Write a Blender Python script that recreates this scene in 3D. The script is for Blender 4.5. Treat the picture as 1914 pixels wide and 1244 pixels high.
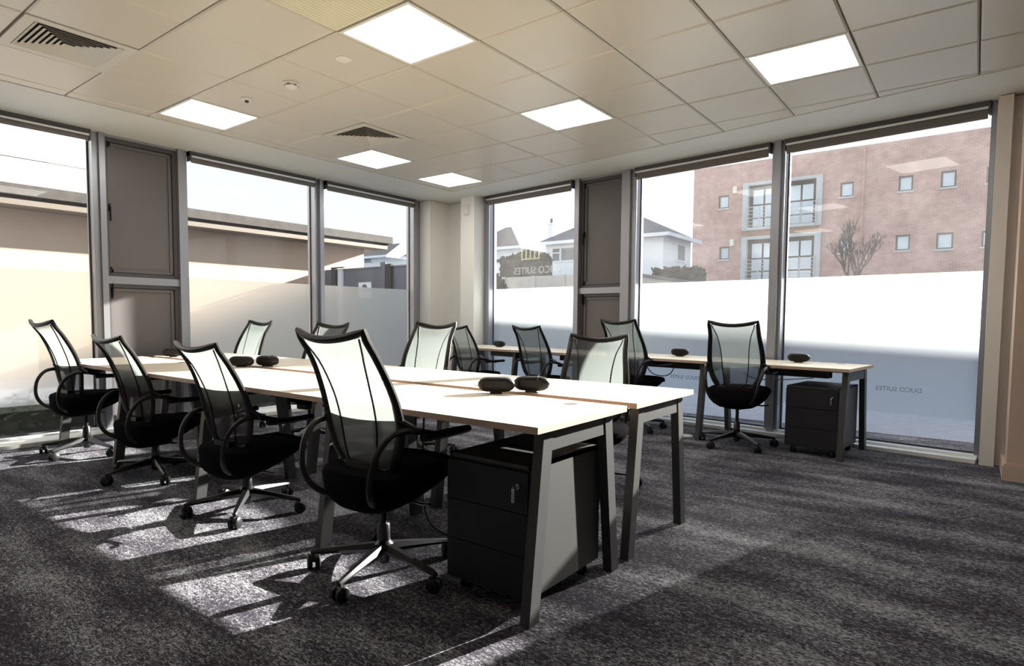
import bpy, bmesh, math, random
from mathutils import Vector, Matrix
random.seed(7)
for o in list(bpy.data.objects): bpy.data.objects.remove(o, do_unlink=True)
scn = bpy.context.scene
COL = scn.collection
R = math.radians
# ------------------------------------------------------------------ camera, world, sun, exposure
CAM = (5.4483, -1.1492, 1.11)
cam_d = bpy.data.cameras.new('camera')
cam = bpy.data.objects.new('camera', cam_d); COL.objects.link(cam)
right = Vector((0.789, 0.615, 0.007)); down = Vector((0.042, -0.043, -0.998)); fwd = Vector((-0.613, 0.788, -0.060))
rot = Matrix(((right.x, -down.x, -fwd.x), (right.y, -down.y, -fwd.y), (right.z, -down.z, -fwd.z)))
cam.matrix_world = Matrix.Translation(CAM) @ rot.normalized().to_4x4()
cam_d.sensor_width = 36; cam_d.sensor_fit = 'HORIZONTAL'
cam_d.lens = 1145.0 / 1914 * 36
cam_d.shift_x = 27.0 / 1914; cam_d.shift_y = 39.75 / 1914
cam_d.clip_start = 0.05; cam_d.clip_end = 500
scn.camera = cam
world = bpy.data.worlds.new('sky'); scn.world = world; world.use_nodes = True
wn = world.node_tree; wn.nodes.clear()
bg = wn.nodes.new('ShaderNodeBackground'); wo = wn.nodes.new('ShaderNodeOutputWorld')
tc = wn.nodes.new('ShaderNodeTexCoord'); sx = wn.nodes.new('ShaderNodeSeparateXYZ'); rp = wn.nodes.new('ShaderNodeValToRGB')
rp.color_ramp.elements[0].position = 0.0; rp.color_ramp.elements[0].color = (0.93, 0.97, 1.0, 1)
rp.color_ramp.elements[1].position = 0.9; rp.color_ramp.elements[1].color = (0.62, 0.78, 1.0, 1)
wn.links.new(tc.outputs['Generated'], sx.inputs[0]); wn.links.new(sx.outputs['Z'], rp.inputs[0])
wn.links.new(rp.outputs[0], bg.inputs['Color']); wn.links.new(bg.outputs[0], wo.inputs[0])
bg.inputs['Strength'].default_value = 1.22
sun_d = bpy.data.lights.new('sun', 'SUN'); sun = bpy.data.objects.new('sun', sun_d); COL.objects.link(sun)
SUN_TO = Vector((0.262, 1.0, 0.330)).normalized()           # towards the sun: low, beyond the brick block
sun.rotation_euler = SUN_TO.to_track_quat('Z', 'Y').to_euler()
sun_d.energy = 38; sun_d.color = (1.0, 0.95, 0.87); sun_d.angle = R(0.53)
scn.view_settings.view_transform = 'Standard'; scn.view_settings.look = 'None'
scn.view_settings.gamma = 1.0; scn.view_settings.use_curve_mapping = False
scn.view_settings.exposure = 0.0
LAMP = 11.0
scn.cycles.caustics_reflective = False; scn.cycles.caustics_refractive = False
scn.cycles.max_bounces = 12; scn.cycles.transparent_max_bounces = 16; scn.cycles.sample_clamp_indirect = 8

# ------------------------------------------------------------------ materials
MATS = {}
def mat(name, col=(.5, .5, .5), rough=.6, metal=0.0, spec=.5, noise=0, nscale=20, bump=0, bscale=60):
    m = bpy.data.materials.new(name); m.use_nodes = True; MATS[name] = m
    nt = m.node_tree; b = nt.nodes['Principled BSDF']
    b.inputs['Base Color'].default_value = (*col, 1); b.inputs['Roughness'].default_value = rough
    b.inputs['Metallic'].default_value = metal; b.inputs['Specular IOR Level'].default_value = spec
    if noise or bump:
        t = nt.nodes.new('ShaderNodeTexCoord')
    if noise:
        n = nt.nodes.new('ShaderNodeTexNoise'); n.inputs['Scale'].default_value = nscale; n.inputs['Detail'].default_value = 4
        nt.links.new(t.outputs['Object'], n.inputs['Vector'])
        mx = nt.nodes.new('ShaderNodeMix'); mx.data_type = 'RGBA'
        mx.inputs[6].default_value = (*[c * (1 - noise) for c in col], 1); mx.inputs[7].default_value = (*[min(1, c * (1 + noise)) for c in col], 1)
        nt.links.new(n.outputs['Fac'], mx.inputs[0]); nt.links.new(mx.outputs[2], b.inputs['Base Color'])
    if bump:
        n2 = nt.nodes.new('ShaderNodeTexNoise'); n2.inputs['Scale'].default_value = bscale
        nt.links.new(t.outputs['Object'], n2.inputs['Vector'])
        bp = nt.nodes.new('ShaderNodeBump'); bp.inputs['Strength'].default_value = bump; bp.inputs['Distance'].default_value = .01
        nt.links.new(n2.outputs['Fac'], bp.inputs['Height']); nt.links.new(bp.outputs[0], b.inputs['Normal'])
    return m
def emat(name, col, s):
    m = bpy.data.materials.new(name); m.use_nodes = True; MATS[name] = m; nt = m.node_tree; nt.nodes.clear()
    e = nt.nodes.new('ShaderNodeEmission'); e.inputs[0].default_value = (*col, 1); e.inputs[1].default_value = s
    o = nt.nodes.new('ShaderNodeOutputMaterial'); nt.links.new(e.outputs[0], o.inputs[0]); return m
mat('wall_paint', (.86, .84, .80), .75, noise=.03, nscale=6)
mat('peach_paint', (.62, .47, .38), .8, noise=.03, nscale=4)
mat('gloss_white', (.80, .78, .75), .4)
mat('soffit_paint', (.70, .70, .66), .55, noise=.02, nscale=5)
mat('ceiling_tile', (.66, .62, .55), .34, noise=.03, nscale=3)
mat('slatted_tile', (.76, .73, .56), .5)
mat('tile_gap', (.24, .22, .20), .7)
mat('lamp_frame', (.80, .79, .75), .4)
emat('lamp_glow', (1.0, .965, .90), LAMP)
mat('vent_white', (.66, .64, .58), .45)
mat('dark_void', (.012, .011, .011), .9)
mat('alu', (.36, .37, .41), .38, metal=.75)
mat('panel_taupe', (.135, .122, .125), .38, noise=.05, nscale=3)
mat('frame_dark', (.10, .095, .105), .45, metal=.3)
mat('sill_white', (.93, .93, .91), .4)
mat('blind_fabric', (.20, .18, .175), .8, bump=.3, bscale=400)
mat('blind_bar', (.92, .94, .95), .32, metal=.9)
mat('black_plastic', (.010, .009, .010), .42, spec=.25)
mat('black_fabric', (.006, .005, .006), .95, spec=.05)
mat('frame_black', (.014, .011, .011), .40, spec=.35)
mat('polished_alu', (.060, .060, .064), .28, metal=.9)
mat('castor_black', (.012, .012, .013), .35, spec=.35)
mat('chrome', (.7, .7, .7), .15, metal=1)
mat('graphite', (.060, .060, .062), .42, metal=.3, bump=.04, bscale=300)
mat('pedestal_shaded_front', (.018, .017, .020), .45, spec=.3)  # shade on the pedestal front put into a darker drawer colour
mat('pedestal_sunlit_body', (.046, .046, .046), .45, bump=.05, bscale=300)  # paler than the drawers: sunlight on the side put into the colour
mat('pod_black', (.010, .008, .008), .45, spec=.3)
mat('white_plastic', (.75, .74, .72), .4)
mat('cable', (.015, .015, .015), .5)
mat('lamp_cream', (.80, .76, .60), .6)
mat('render_beige', (.55, .405, .295), .9, noise=.06, nscale=2)
mat('render_white', (.80, .79, .75), .9, noise=.04, nscale=2)
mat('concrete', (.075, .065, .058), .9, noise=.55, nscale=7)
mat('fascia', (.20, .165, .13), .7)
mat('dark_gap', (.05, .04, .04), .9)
mat('house_white', (.78, .82, .84), .85, noise=.03, nscale=2)
mat('slate', (.10, .105, .125), .75, noise=.25, nscale=6)
mat('tile_brown', (.20, .16, .14), .8, noise=.2, nscale=6)
mat('fence_grey', (.13, .13, .16), .8, noise=.1, nscale=3)
mat('garden_wall', (.46, .45, .43), .9, noise=.2, nscale=3)
mat('hedge', (.045, .055, .05), .95, noise=.6, nscale=9)
mat('bark', (.10, .08, .075), .95)
mat('ground', (.22, .24, .29), .95, noise=.25, nscale=12)
mat('planting', (.05, .06, .03), .95, noise=.6, nscale=9)
mat('window_dark', (.10, .12, .14), .12, spec=.8)
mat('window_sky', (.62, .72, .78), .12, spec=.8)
mat('balcony_conc', (.50, .53, .54), .85)
mat('rail_metal', (.55, .58, .60), .5)
mat('timber_panel', (.42, .27, .18), .7)
# light maple worktop
m = mat('maple', (.74, .62, .47), .38); nt = m.node_tree
t = nt.nodes.new('ShaderNodeTexCoord'); mp = nt.nodes.new('ShaderNodeMapping'); mp.inputs['Scale'].default_value = (1.2, 26, 26)
n = nt.nodes.new('ShaderNodeTexNoise'); n.inputs['Scale'].default_value = 3; n.inputs['Detail'].default_value = 5
r = nt.nodes.new('ShaderNodeValToRGB'); r.color_ramp.elements[0].color = (.74, .62, .47, 1); r.color_ramp.elements[1].color = (.86, .76, .62, 1)
nt.links.new(t.outputs['Object'], mp.inputs[0]); nt.links.new(mp.outputs[0], n.inputs[0]); nt.links.new(n.outputs[0], r.inputs[0])
nt.links.new(r.outputs[0], nt.nodes['Principled BSDF'].inputs['Base Color'])
mat('maple_edge', (.50, .36, .27), .5, noise=.1, nscale=30)
# brick
m = mat('brick', (.4, .2, .15), .9); nt = m.node_tree
t = nt.nodes.new('ShaderNodeTexCoord'); sp = nt.nodes.new('ShaderNodeSeparateXYZ'); cb = nt.nodes.new('ShaderNodeCombineXYZ')
br = nt.nodes.new('ShaderNodeTexBrick'); br.inputs['Scale'].default_value = 1.0
br.inputs['Color1'].default_value = (.50, .28, .24, 1); br.inputs['Color2'].default_value = (.42, .24, .21, 1); br.inputs['Mortar'].default_value = (.55, .45, .41, 1)
br.inputs['Brick Width'].default_value = .225; br.inputs['Row Height'].default_value = .075; br.inputs['Mortar Size'].default_value = .008; br.inputs['Bias'].default_value = -.1
nz = nt.nodes.new('ShaderNodeTexNoise'); nz.inputs['Scale'].default_value = 2.5; nz.inputs['Detail'].default_value = 6
mx = nt.nodes.new('ShaderNodeMix'); mx.data_type = 'RGBA'; mx.blend_type = 'OVERLAY'; mx.inputs[0].default_value = .5
ad = nt.nodes.new('ShaderNodeMath'); ad.operation = 'ADD'
nt.links.new(t.outputs['Object'], sp.inputs[0]); nt.links.new(sp.outputs[0], ad.inputs[0]); nt.links.new(sp.outputs[1], ad.inputs[1])
nt.links.new(ad.outputs[0], cb.inputs[0]); nt.links.new(sp.outputs[2], cb.inputs[1])
nt.links.new(cb.outputs[0], br.inputs[0]); nt.links.new(t.outputs['Object'], nz.inputs[0])
nt.links.new(br.outputs[0], mx.inputs[6]); nt.links.new(nz.outputs[0], mx.inputs[7]); nt.links.new(mx.outputs[2], nt.nodes['Principled BSDF'].inputs['Base Color'])
# carpet: charcoal with pale flecks in patches and short streaks
m = mat('carpet', (.04, .04, .045), .95, spec=.2); nt = m.node_tree; L = nt.links.new
t = nt.nodes.new('ShaderNodeTexCoord')
def nn(kind, **kw):
    x = nt.nodes.new(kind)
    for k, v in kw.items(): x.inputs[k].default_value = v
    return x
mp = nn('ShaderNodeMapping'); mp.inputs['Scale'].default_value = (1, 3.2, 1); mp.inputs['Rotation'].default_value = (0, 0, R(90)); L(t.outputs['Object'], mp.inputs[0])
big = nn('ShaderNodeTexNoise', Scale=1.3, Detail=3.0, Roughness=.6); L(mp.outputs[0], big.inputs[0])
fl = nn('ShaderNodeTexNoise', Scale=85, Detail=3.0, Roughness=.65, Distortion=1.3); mp2 = nn('ShaderNodeMapping'); mp2.inputs['Scale'].default_value = (.6, 1.4, 1)
L(t.outputs['Object'], mp2.inputs[0]); L(mp2.outputs[0], fl.inputs[0])
pile = nn('ShaderNodeTexNoise', Scale=420, Detail=2.0); L(t.outputs['Object'], pile.inputs[0])
m1 = nt.nodes.new('ShaderNodeMath'); m1.operation = 'MULTIPLY_ADD'; L(big.outputs[0], m1.inputs[0]); m1.inputs[1].default_value = .52; m1.inputs[2].default_value = -.26
m2 = nt.nodes.new('ShaderNodeMath'); m2.operation = 'ADD'; L(m1.outputs[0], m2.inputs[0]); L(fl.outputs[0], m2.inputs[1])
m3 = nt.nodes.new('ShaderNodeMath'); m3.operation = 'MULTIPLY_ADD'; L(pile.outputs[0], m3.inputs[0]); m3.inputs[1].default_value = .30; m3.inputs[2].default_value = -.15
m4 = nt.nodes.new('ShaderNodeMath'); m4.operation = 'ADD'; L(m2.outputs[0], m4.inputs[0]); L(m3.outputs[0], m4.inputs[1])
cr = nt.nodes.new('ShaderNodeValToRGB'); e = cr.color_ramp.elements
e[0].position = .43; e[0].color = (.026, .021, .033, 1); e[1].position = .66; e[1].color = (.42, .43, .46, 1)
x = e.new(.53); x.color = (.098, .092, .112, 1)
L(m4.outputs[0], cr.inputs[0]); L(cr.outputs[0], nt.nodes['Principled BSDF'].inputs['Base Color'])
bp = nt.nodes.new('ShaderNodeBump'); bp.inputs['Strength'].default_value = .5; bp.inputs['Distance'].default_value = .006
L(pile.outputs[0], bp.inputs['Height']); L(bp.outputs[0], nt.nodes['Principled BSDF'].inputs['Normal'])
# clear glass
def shader_mat(name):
    m = bpy.data.materials.new(name); m.use_nodes = True; MATS[name] = m; m.node_tree.nodes.clear()
    return m.node_tree, m.node_tree.nodes.new('ShaderNodeOutputMaterial')
nt, out = shader_mat('glass')
tr = nt.nodes.new('ShaderNodeBsdfTransparent'); tr.inputs[0].default_value = (.94, .965, .96, 1)
gl = nt.nodes.new('ShaderNodeBsdfGlossy'); gl.inputs['Roughness'].default_value = .02
lw = nt.nodes.new('ShaderNodeLayerWeight'); lw.inputs[0].default_value = .5
pw = nt.nodes.new('ShaderNodeMath'); pw.operation = 'POWER'; pw.inputs[1].default_value = 4
ma = nt.nodes.new('ShaderNodeMath'); ma.operation = 'MULTIPLY_ADD'; ma.inputs[1].default_value = .5; ma.inputs[2].default_value = .028
mix = nt.nodes.new('ShaderNodeMixShader')
nt.links.new(lw.outputs['Facing'], pw.inputs[0]); nt.links.new(pw.outputs[0], ma.inputs[0]); nt.links.new(ma.outputs[0], mix.inputs[0])
du = nt.nodes.new('ShaderNodeBsdfTranslucent'); du.inputs[0].default_value = (1, .97, .95, 1)     # a film of dust that the low sun lights up
tcg = nt.nodes.new('ShaderNodeTexCoord'); ng = nt.nodes.new('ShaderNodeTexNoise'); ng.inputs['Scale'].default_value = 3.0; ng.inputs['Detail'].default_value = 8
mg_ = nt.nodes.new('ShaderNodeMath'); mg_.operation = 'MULTIPLY'; mg_.inputs[1].default_value = .036
md = nt.nodes.new('ShaderNodeMixShader')
nt.links.new(tcg.outputs['Object'], ng.inputs[0]); nt.links.new(ng.outputs[0], mg_.inputs[0]); nt.links.new(mg_.outputs[0], md.inputs[0])
nt.links.new(tr.outputs[0], md.inputs[1]); nt.links.new(du.outputs[0], md.inputs[2])
nt.links.new(md.outputs[0], mix.inputs[1]); nt.links.new(gl.outputs[0], mix.inputs[2]); nt.links.new(mix.outputs[0], out.inputs[0])
# frosted film
nt, out = shader_mat('frosted_film')
a = nt.nodes.new('ShaderNodeBsdfTranslucent'); a.inputs[0].default_value = (.80, .86, .88, 1)
b = nt.nodes.new('ShaderNodeBsdfDiffuse'); b.inputs[0].default_value = (.45, .47, .48, 1)
mix = nt.nodes.new('ShaderNodeMixShader'); mix.inputs[0].default_value = .12
rf = nt.nodes.new('ShaderNodeBsdfRefraction'); rf.inputs['Color'].default_value = (.88, .91, .92, 1); rf.inputs['Roughness'].default_value = .52; rf.inputs['IOR'].default_value = 1.2
mf = nt.nodes.new('ShaderNodeMixShader'); mf.inputs[0].default_value = .58; nt.links.new(a.outputs[0], mf.inputs[1]); nt.links.new(rf.outputs[0], mf.inputs[2])
nt.links.new(mf.outputs[0], mix.inputs[1]); nt.links.new(b.outputs[0], mix.inputs[2])
cl = nt.nodes.new('ShaderNodeBsdfTransparent'); mc = nt.nodes.new('ShaderNodeMixShader'); mc.inputs[0].default_value = .12
nt.links.new(mix.outputs[0], mc.inputs[1]); nt.links.new(cl.outputs[0], mc.inputs[2]); nt.links.new(mc.outputs[0], out.inputs[0])
def faint(name, col, a_):
    nt, out = shader_mat(name); d = nt.nodes.new('ShaderNodeBsdfDiffuse'); d.inputs[0].default_value = (*col, 1); t_ = nt.nodes.new('ShaderNodeBsdfTranslucent'); t_.inputs[0].default_value = (*col, 1)
    ad_ = nt.nodes.new('ShaderNodeMixShader'); tp = nt.nodes.new('ShaderNodeBsdfTransparent'); mx_ = nt.nodes.new('ShaderNodeMixShader'); mx_.inputs[0].default_value = a_
    nt.links.new(d.outputs[0], ad_.inputs[1]); nt.links.new(t_.outputs[0], ad_.inputs[2]); ad_.inputs[0].default_value = .04; nt.links.new(tp.outputs[0], mx_.inputs[1]); nt.links.new(ad_.outputs[0], mx_.inputs[2]); nt.links.new(mx_.outputs[0], out.inputs[0])
faint('vinyl_grey', (.50, .52, .54), .42); faint('vinyl_yellow', (.80, .78, .55), .22); faint('vinyl_dark', (.18, .20, .24), .45)
# chair mesh
nt, out = shader_mat('mesh_fabric')
a = nt.nodes.new('ShaderNodeBsdfTranslucent'); a.inputs[0].default_value = (.235, .26, .25, 1)
b = nt.nodes.new('ShaderNodeBsdfDiffuse'); b.inputs[0].default_value = (.07, .06, .07, 1)
c = nt.nodes.new('ShaderNodeBsdfTransparent')
m1 = nt.nodes.new('ShaderNodeMixShader'); m1.inputs[0].default_value = .5
m2 = nt.nodes.new('ShaderNodeMixShader'); m2.inputs[0].default_value = .32
t = nt.nodes.new('ShaderNodeTexCoord'); w = nt.nodes.new('ShaderNodeTexNoise'); w.inputs['Scale'].default_value = 500
ma = nt.nodes.new('ShaderNodeMath'); ma.operation = 'MULTIPLY_ADD'; ma.inputs[1].default_value = .30; ma.inputs[2].default_value = .08
nt.links.new(t.outputs['Object'], w.inputs[0]); nt.links.new(w.outputs[0], ma.inputs[0]); nt.links.new(ma.outputs[0], m2.inputs[0])
nt.links.new(a.outputs[0], m1.inputs[1]); nt.links.new(b.outputs[0], m1.inputs[2])
nt.links.new(m1.outputs[0], m2.inputs[1]); nt.links.new(c.outputs[0], m2.inputs[2]); nt.links.new(m2.outputs[0], out.inputs[0])

# ------------------------------------------------------------------ mesh helpers
class MB:
    def __init__(s): s.v = []; s.f = []; s.m = []; s.mi = 0
    def add(s, vs, fs):
        n = len(s.v); s.v += [tuple(v) for v in vs]
        for f in fs: s.f.append(tuple(i + n for i in f)); s.m.append(s.mi)
        return s
    def box(s, x0, x1, y0, y1, z0, z1):
        vs = [(x, y, z) for z in (z0, z1) for y in (y0, y1) for x in (x0, x1)]
        return s.add(vs, [(0, 2, 3, 1), (4, 5, 7, 6), (0, 1, 5, 4), (2, 6, 7, 3), (0, 4, 6, 2), (1, 3, 7, 5)])
    def hexa(s, b, t):       # bottom 4, top 4 corners in order
        return s.add(list(b) + list(t), [(3, 2, 1, 0), (4, 5, 6, 7), (0, 1, 5, 4), (1, 2, 6, 5), (2, 3, 7, 6), (3, 0, 4, 7)])
    def bbox(s, x0, x1, y0, y1, z0, z1, c):      # chamfered box (vertical + horizontal edges)
        bm = bmesh.new(); bmesh.ops.create_cube(bm, size=1)
        for v in bm.verts: v.co = Vector(((x0 + x1) / 2 + v.co.x * (x1 - x0), (y0 + y1) / 2 + v.co.y * (y1 - y0), (z0 + z1) / 2 + v.co.z * (z1 - z0)))
        bmesh.ops.bevel(bm, geom=bm.edges[:], offset=c, segments=2, affect='EDGES', profile=.6)
        bm.verts.index_update(); s.add([v.co[:] for v in bm.verts], [[v.index for v in f.verts] for f in bm.faces]); bm.free(); return s
    def tube(s, pts, r, n=8, closed=False, flat=None):
        pts = [Vector(p) for p in pts]; k = len(pts); vs = []
        up = Vector((0, 0, 1)); prev = None
        for i, p in enumerate(pts):
            a = pts[(i - 1) % k] if (closed or i > 0) else p; b = pts[(i + 1) % k] if (closed or i < k - 1) else p
            t = (b - a).normalized()
            if prev is None:
                ref = Vector((0, 0, 1)) if abs(t.z) < .9 else Vector((1, 0, 0)); x = t.cross(ref).normalized()
            else:
                x = (prev - t * prev.dot(t)).normalized()
            prev = x; y = t.cross(x); rr = r[i] if isinstance(r, (list, tuple)) else r
            for j in range(n):
                q = 2 * math.pi * j / n; vs.append(p + x * math.cos(q) * rr + y * math.sin(q) * rr)
        fs = []
        for i in range(k if closed else k - 1):
            for j in range(n):
                a = i * n + j; b = i * n + (j + 1) % n; c = ((i + 1) % k) * n + (j + 1) % n; d = ((i + 1) % k) * n + j
                fs.append((a, b, c, d))
        if not closed: fs.append(tuple(range(n))[::-1]); fs.append(tuple((k - 1) * n + j for j in range(n)))
        return s.add(vs, fs)
    def cyl(s, c, r0, r1, z0, z1, n=16):
        return s.lathe(c, [(r0, z0), (r1, z1)], n)
    def lathe(s, c, prof, n=20):
        vs = []; fs = []
        for (r, z) in prof:
            for j in range(n):
                q = 2 * math.pi * j / n; vs.append((c[0] + r * math.cos(q), c[1] + r * math.sin(q), z + (c[2] if len(c) > 2 else 0)))
        for i in range(len(prof) - 1):
            for j in range(n):
                fs.append((i * n + j, i * n + (j + 1) % n, (i + 1) * n + (j + 1) % n, (i + 1) * n + j))
        fs.append(tuple(range(n))[::-1]); fs.append(tuple((len(prof) - 1) * n + j for j in range(n)))
        return s.add(vs, fs)
    def xcyl(s, c, r, w, n=16):      # disc whose axis is local x
        vs = []; fs = []
        prof = [(r * .8, -w / 2), (r, -w * .3), (r, w * .3), (r * .8, w / 2)]
        for (rr, o) in prof:
            for j in range(n):
                q = 2 * math.pi * j / n; vs.append((c[0] + o, c[1] + rr * math.cos(q), c[2] + rr * math.sin(q)))
        for i in range(3):
            for j in range(n): fs.append((i * n + j, i * n + (j + 1) % n, (i + 1) * n + (j + 1) % n, (i + 1) * n + j))
        fs.append(tuple(range(n))[::-1]); fs.append(tuple(3 * n + j for j in range(n)))
        return s.add(vs, fs)
    def sweep(s, pts, nrm, w, d):     # closed rectangular section, nrm = depth direction per point
        k = len(pts); vs = []
        for i in range(k):
            p = Vector(pts[i]); t = (Vector(pts[(i + 1) % k]) - Vector(pts[i - 1])).normalized(); nn_ = Vector(nrm[i])
            x = t.cross(nn_).normalized(); ww = w[i] / 2; dd = d / 2; c = .35
            for (a, b) in ((-1, -c), (-c, -1), (c, -1), (1, -c), (1, c), (c, 1), (-c, 1), (-1, c)): vs.append(p + x * ww * a + nn_ * dd * b)
        fs = []
        for i in range(k):
            for j in range(8): fs.append((i * 8 + j, i * 8 + (j + 1) % 8, ((i + 1) % k) * 8 + (j + 1) % 8, ((i + 1) % k) * 8 + j))
        return s.add(vs, fs)
    def xf(s, M, start=0):
        for i in range(start, len(s.v)): s.v[i] = tuple(M @ Vector(s.v[i]))
        return s
    def build(s, name, mats, parent=None, smooth=False, kind=None):
        me = bpy.data.meshes.new(name); me.from_pydata([tuple(v) for v in s.v], [], [tuple(f) for f in s.f])
        bm = bmesh.new(); bm.from_mesh(me); bmesh.ops.recalc_face_normals(bm, faces=bm.faces[:]); bm.to_mesh(me); bm.free()
        for x in (mats if isinstance(mats, (list, tuple)) else [mats]): me.materials.append(MATS[x])
        if len(me.materials) > 1:
            for p, i in zip(me.polygons, s.m): p.material_index = i
        if smooth:
            me.polygons.foreach_set('use_smooth', [True] * len(me.polygons))
            try: me.set_sharp_from_angle(angle=R(38))
            except Exception: pass
        me.update()
        o = bpy.data.objects.new(name, me); COL.objects.link(o)
        if parent: o.parent = parent
        if kind: o['kind'] = kind
        return o
def B(): return MB()
def thing(name, label, cat, loc=(0, 0, 0), rz=0, group=None):
    o = bpy.data.objects.new(name, None); COL.objects.link(o); o.location = loc; o.rotation_euler = (0, 0, rz)
    o.empty_display_size = .1; o['label'] = label; o['category'] = cat
    if group: o['group'] = group
    return o
def tag(o, label, cat, group=None):
    o['label'] = label; o['category'] = cat
    if group: o['group'] = group
    return o
def copy_tree(o, parent=None):
    c = o.copy(); COL.objects.link(c)
    if parent: c.parent = parent
    for ch in [q for q in ALLCH.get(o.name, [])]: copy_tree(ch, c)
    return c
ALLCH = {}
def index_children():
    ALLCH.clear()
    for o in bpy.data.objects:
        if o.parent: ALLCH.setdefault(o.parent.name, []).append(o)
def struct(name, mb, m, parent=None, smooth=False):
    return mb.build(name, m, parent, smooth, kind='structure')

# ------------------------------------------------------------------ key dimensions
CZ = 2.783                      # ceiling
GX = -1.104                     # glass plane of the left wall (x)
S = .115
def gy(x): return 5.687 - S * x          # glass plane of the right wall
WA = math.atan(-S)                       # its yaw
UX = math.cos(WA)
def rw(x, off=0.0):                      # point on right wall glass plane at x, off = towards the room
    return (x - off * S * .98 * 1.0, gy(x) - off)
# right-wall local frame: origin at x=0 on the glass, +X along the wall, +Y outwards
RW = Matrix.Translation((0, gy(0), 0)) @ Matrix.Rotation(WA, 4, 'Z')
def rl(x): return x / UX                 # world x on the wall -> local X
# left-wall local frame: +X along world +y ... outwards is -x : rotate +90
LW = Matrix.Translation((GX, 0, 0)) @ Matrix.Rotation(R(90), 4, 'Z')   # local X = world y, local Y = world -x (outwards)
def place(o, M):
    o.matrix_world = M; return o

# ------------------------------------------------------------------ floor, walls
struct('floor', B().box(-1.3, 9.0, -4.2, 5.9, -.12, 0), 'carpet')
struct('wall_back', B().box(-1.3, 9.0, -4.3, -4.2, 0, CZ), 'wall_paint')
struct('wall_right', B().box(9.0, 9.1, -4.3, 4.4, 0, CZ), 'wall_paint')
# left wall: solid beyond the frame, then windows, then corner pier
struct('wall_left', B().box(GX - .2, GX + .05, -4.2, -1.85, 0, CZ + .1).box(GX - .06, GX + .02, -4.2, 5.75, CZ + .02, 3.5), 'wall_paint')
w = B().box(GX - .06, -.80, 5.28, 5.8, 0, CZ)          # reveal beside left window
w.hexa([(-.80, 5.70, 0), (-.04, 5.64, 0), (-.04, 5.69, 0), (-.80, 5.80, 0)], [(-.80, 5.70, CZ), (-.04, 5.64, CZ), (-.04, 5.69, CZ), (-.80, 5.80, CZ)])
w.hexa([(-.32, 5.40, 0), (-.05, 5.37, 0), (-.05, 5.68, 0), (-.32, 5.72, 0)], [(-.32, 5.40, CZ), (-.05, 5.37, CZ), (-.05, 5.68, CZ), (-.32, 5.72, CZ)])
struct('wall_corner', w, 'wall_paint')
# right end of the window wall
w = B().box(5.515, 5.605, 4.83, 5.06, 0, CZ).box(5.605, 5.70, 4.90, 5.06, 0, CZ)
struct('wall_front', w, 'gloss_white')
struct('baseboard_front', B().box(5.605, 5.665, 4.885, 4.90, 0, .12), 'gloss_white')
struct('wall_column', B().box(5.662, 9.1, 4.375, 5.055, 0, CZ), 'peach_paint')
struct('baseboard_column', B().box(5.64, 9.0, 4.352, 4.375, 0, .105).box(5.64, 5.662, 4.376, 4.83, 0, .105).box(5.648, 9.0, 4.36, 4.375, .105, .12), 'peach_paint')

# ------------------------------------------------------------------ ceiling: metal tiles on a 600 grid
def ty(x): return 4.997 - .1385 * x      # front edge of the tiled field
TX = -.138
def slab(mb, P, z0, z1):
    n = len(P); mb.add([(p[0], p[1], z0) for p in P] + [(p[0], p[1], z1) for p in P],
                       [tuple(range(n))[::-1], tuple(range(n, 2 * n))] + [(k, (k + 1) % n, n + (k + 1) % n, n + k) for k in range(n)]); return mb
ceil_o = struct('ceiling', slab(B(), [(GX - .06, -4.3), (9.1, -4.3), (9.1, 4.9), (5.7, gy(5.7) + .05), (GX - .06, gy(GX) + .05)], CZ + .03, CZ + .09), 'tile_gap')
def clip_poly(poly, f):                   # keep f(p) >= 0
    out = []
    for i in range(len(poly)):
        a, b = poly[i], poly[(i + 1) % len(poly)]; fa, fb = f(a), f(b)
        if fa >= 0: out.append(a)
        if (fa >= 0) != (fb >= 0):
            q = fa / (fa - fb); out.append((a[0] + (b[0] - a[0]) * q, a[1] + (b[1] - a[1]) * q))
    return out
LAMPS = {(4, 2): 'large bright square ceiling light at the top centre, nearest of those in view',
         (0, 2): 'square ceiling light close to the beige-lit left windows',
         (0, 5): 'square ceiling light just behind the small air vent, before the corner one',
         (0, 7): 'smallest square ceiling light, right in the corner of the room',
         (4, 5): 'square ceiling light in mid ceiling above the two middle window desks',
         (7, 5): 'square ceiling light above the right-hand window facing the brick block'}
ADDED_LIGHTS = [(8, 2), (2, -2), (6, -2), (12, 2), (10, -2)]  # unseen lights added behind and beside the camera to brighten the room
VENTS = {(1, 0): 'large square four-way air vent above the left window', (1, 4): 'small square air vent among the far ceiling tiles'}
SLAT = {(4, 1)}
tile_cache = {}
def tile_mesh(poly, g=.004, m='ceiling_tile'):
    # inset + bevelled metal tray, face at CZ
    n = len(poly); cx = sum(p[0] for p in poly) / n; cy = sum(p[1] for p in poly) / n
    def inset(d):
        out = []
        for i in range(n):
            a = Vector(poly[i - 1]); b = Vector(poly[i]); c = Vector(poly[(i + 1) % n])
            e1 = (b - a).normalized(); e2 = (c - b).normalized(); n1 = Vector((-e1.y, e1.x)); n2 = Vector((-e2.y, e2.x))
            k = n1 + n2; den = 1 + n1.dot(n2); out.append(b + k * (d / den if den > .05 else d))
        return out
    A = inset(g); Bq = inset(g + .010)
    vs = [(p.x, p.y, CZ + .03) for p in A] + [(p.x, p.y, CZ + .008) for p in A] + [(p.x, p.y, CZ) for p in Bq]
    fs = [tuple(range(2 * n, 3 * n))]
    for i in range(n):
        j = (i + 1) % n; fs += [(i, j, n + j, n + i), (n + i, n + j, 2 * n + j, 2 * n + i)]
    return MB().add(vs, fs)
std = None
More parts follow.
